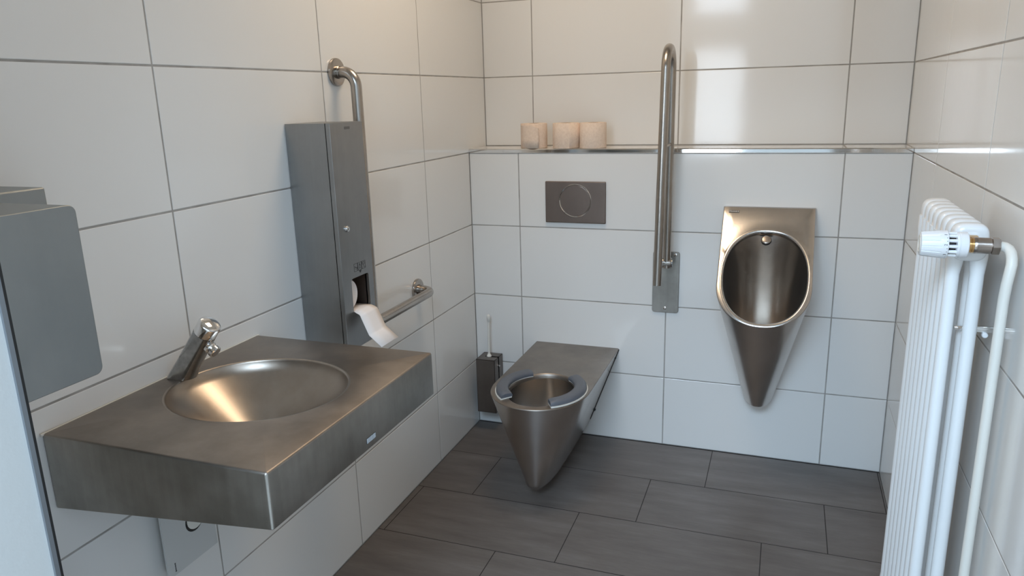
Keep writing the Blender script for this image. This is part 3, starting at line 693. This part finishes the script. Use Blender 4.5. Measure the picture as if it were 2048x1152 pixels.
# thermostat valve
VY, VZ = -1.612, 1.1835
t = thing('thermostat_valve', 'white numbered radiator thermostat with nickel valve at the near radiator end', 'thermostat', (1.47, VY, VZ))
n = 64; bm = bmesh.new()
def hr(x, r, amp):
    return [(x, VY+(r+amp*(-abs(math.sin(7*a))**.35*0+ (math.cos(14*a) > .72)*-1.0))*math.cos(a), VZ+(r+amp*((math.cos(14*a) > .72)*-1.0))*math.sin(a)) for a in [2*math.pi*k/112 for k in range(112)]]
rings(bm, [hr(1.4285, .010, 0), hr(1.4280, .0165, 0), hr(1.4290, .0192, .0004), hr(1.4320, .0203, .0009), hr(1.4525, .0222, .0010), hr(1.4560, .0228, .0004), hr(1.4575, .0230, 0), hr(1.4645, .0232, 0), hr(1.4655, .0222, 0), hr(1.4655, .010, 0)], True, True, True)
bmesh.ops.recalc_face_normals(bm, faces=bm.faces[:]); hd = obj('thermostat_head', bm, WHITEPL, t, 28)
lathe('end_grille', (1.4282, VY, VZ), (-1, 0, 0), [(0, .0145), (.0006, .0145), (.0006, .0125), (.0001, .0120), (.0001, .0100), (.0006, .0095), (.0006, .0075), (.0001, .0070), (.0001, .004)], CREAMPL, hd, 28)
for s_, a in (('1', 128), ('2', 172), ('3', 215)):
    a = math.radians(a); rad = Vector((0, math.cos(a), math.sin(a)))
    text_obj('number', s_, .0056, MARK, hd, basis(Vector((1.4612, VY, VZ))+rad*.0232, Vector((0, math.sin(a), -math.cos(a))), Vector((-1, 0, 0))))
    for da in (15, 29):
        b2 = math.radians(math.degrees(a)+da); p0 = Vector((1.4630, VY, VZ))+Vector((0, math.cos(b2), math.sin(b2)))*.0231
        bm = bmesh.new(); add_lathe(bm, p0, (0, math.cos(b2), math.sin(b2)), [(0, .0006), (.0003, .0006)], 8); obj('tick', bm, MARK, hd)
bm = bmesh.new()
for k in range(12):
    a = 2*math.pi*k/12; c = Vector((0, math.cos(a), math.sin(a)))
    p = Vector((1.4655, VY, VZ))+c*.0178
    add_tube(bm, [p, p+Vector((.0125, 0, 0))], [.0026, .0030], 8)
bmesh.ops.recalc_face_normals(bm, faces=bm.faces[:]); obj('vent_ribs', bm, WHITEPL, t, 40)
lathe('inner_sleeve', (1.4640, VY, VZ), (1, 0, 0), [(0, .0135), (.016, .0135)], BLACK, t, 24)
lathe('neck', (1.4765, VY, VZ), (1, 0, 0), [(0, .0150), (.001, .0195), (.004, .0208), (.005, .0200), (.006, .0212), (.0155, .0210), (.0170, .0195), (.0172, .012)], WHITEPL, t, 48)
lathe('brass_collar', (1.4935, VY, VZ), (1, 0, 0), [(0, .0125), (.003, .0125), (.0032, .0115), (.005, .0115), (.0052, .0125), (.008, .0125)], BRASS, t, 28)
vb = lathe('valve_body', (1.5005, VY, VZ), (1, 0, 0), [(0, .0115), (.002, .0128), (.006, .0132), (.024, .0128), (.0255, .0115)], NICKEL, t, 28)
lathe('nut', (1.5250, VY, VZ), (1, 0, 0), [(0, .0125), (.001, .0145), (.0105, .0145), (.0115, .0125)], NICKEL, t, 6, 20)
NVY, NVZ = -1.315, 1.1335
T3 = Matrix.Translation((1.4735, NVY, NVZ)) @ Matrix.Diagonal((1.19, 1.13, 1.13, 1)) @ Matrix.Translation((-1.428, -VY, -VZ))
for c in [q for q in bpy.data.objects if q.parent is t or (q.parent is not None and q.parent.parent is t)]:
    c.data.transform(T3)
    off = Vector((1.47, VY, VZ)) - Vector(t.location)
t.location = (1.52, NVY, NVZ)
for c in [q for q in bpy.data.objects if q.parent is t]: c.matrix_parent_inverse = Matrix.Translation(-Vector(t.location))
lathe('union', (cx-.002, -1.308, NVZ), (0, 1, 0), [(0, .012), (.004, .015), (.010, .0165), (.0195, .0165), (.0205, .013)], BRASS, t, 6, 20)
PX = W-.0225
tube('heating_pipe', [(1.6000, NVY, NVZ), (1.6050, NVY-.0005, NVZ), (1.6105, NVY-.004, NVZ-.0005), (1.6150, NVY-.010, NVZ-.003), (1.6175, NVY-.018, NVZ-.0085), (1.6180, NVY-.0255, NVZ-.0165), (1.6175, NVY-.031, NVZ-.027), (1.6155, NVY-.0335, NVZ-.042), (1.6135, NVY-.034, NVZ-.062), (1.6122, NVY-.0335, NVZ-.09), (PX, NVY-.033, .8), (PX, NVY-.033, .4), (PX, NVY-.033, .012)], .0090, PIPEW)
hpo = bpy.data.objects['heating_pipe']; tag(hpo, 'off-white heating pipe running down the right wall from the thermostat valve', 'pipe')
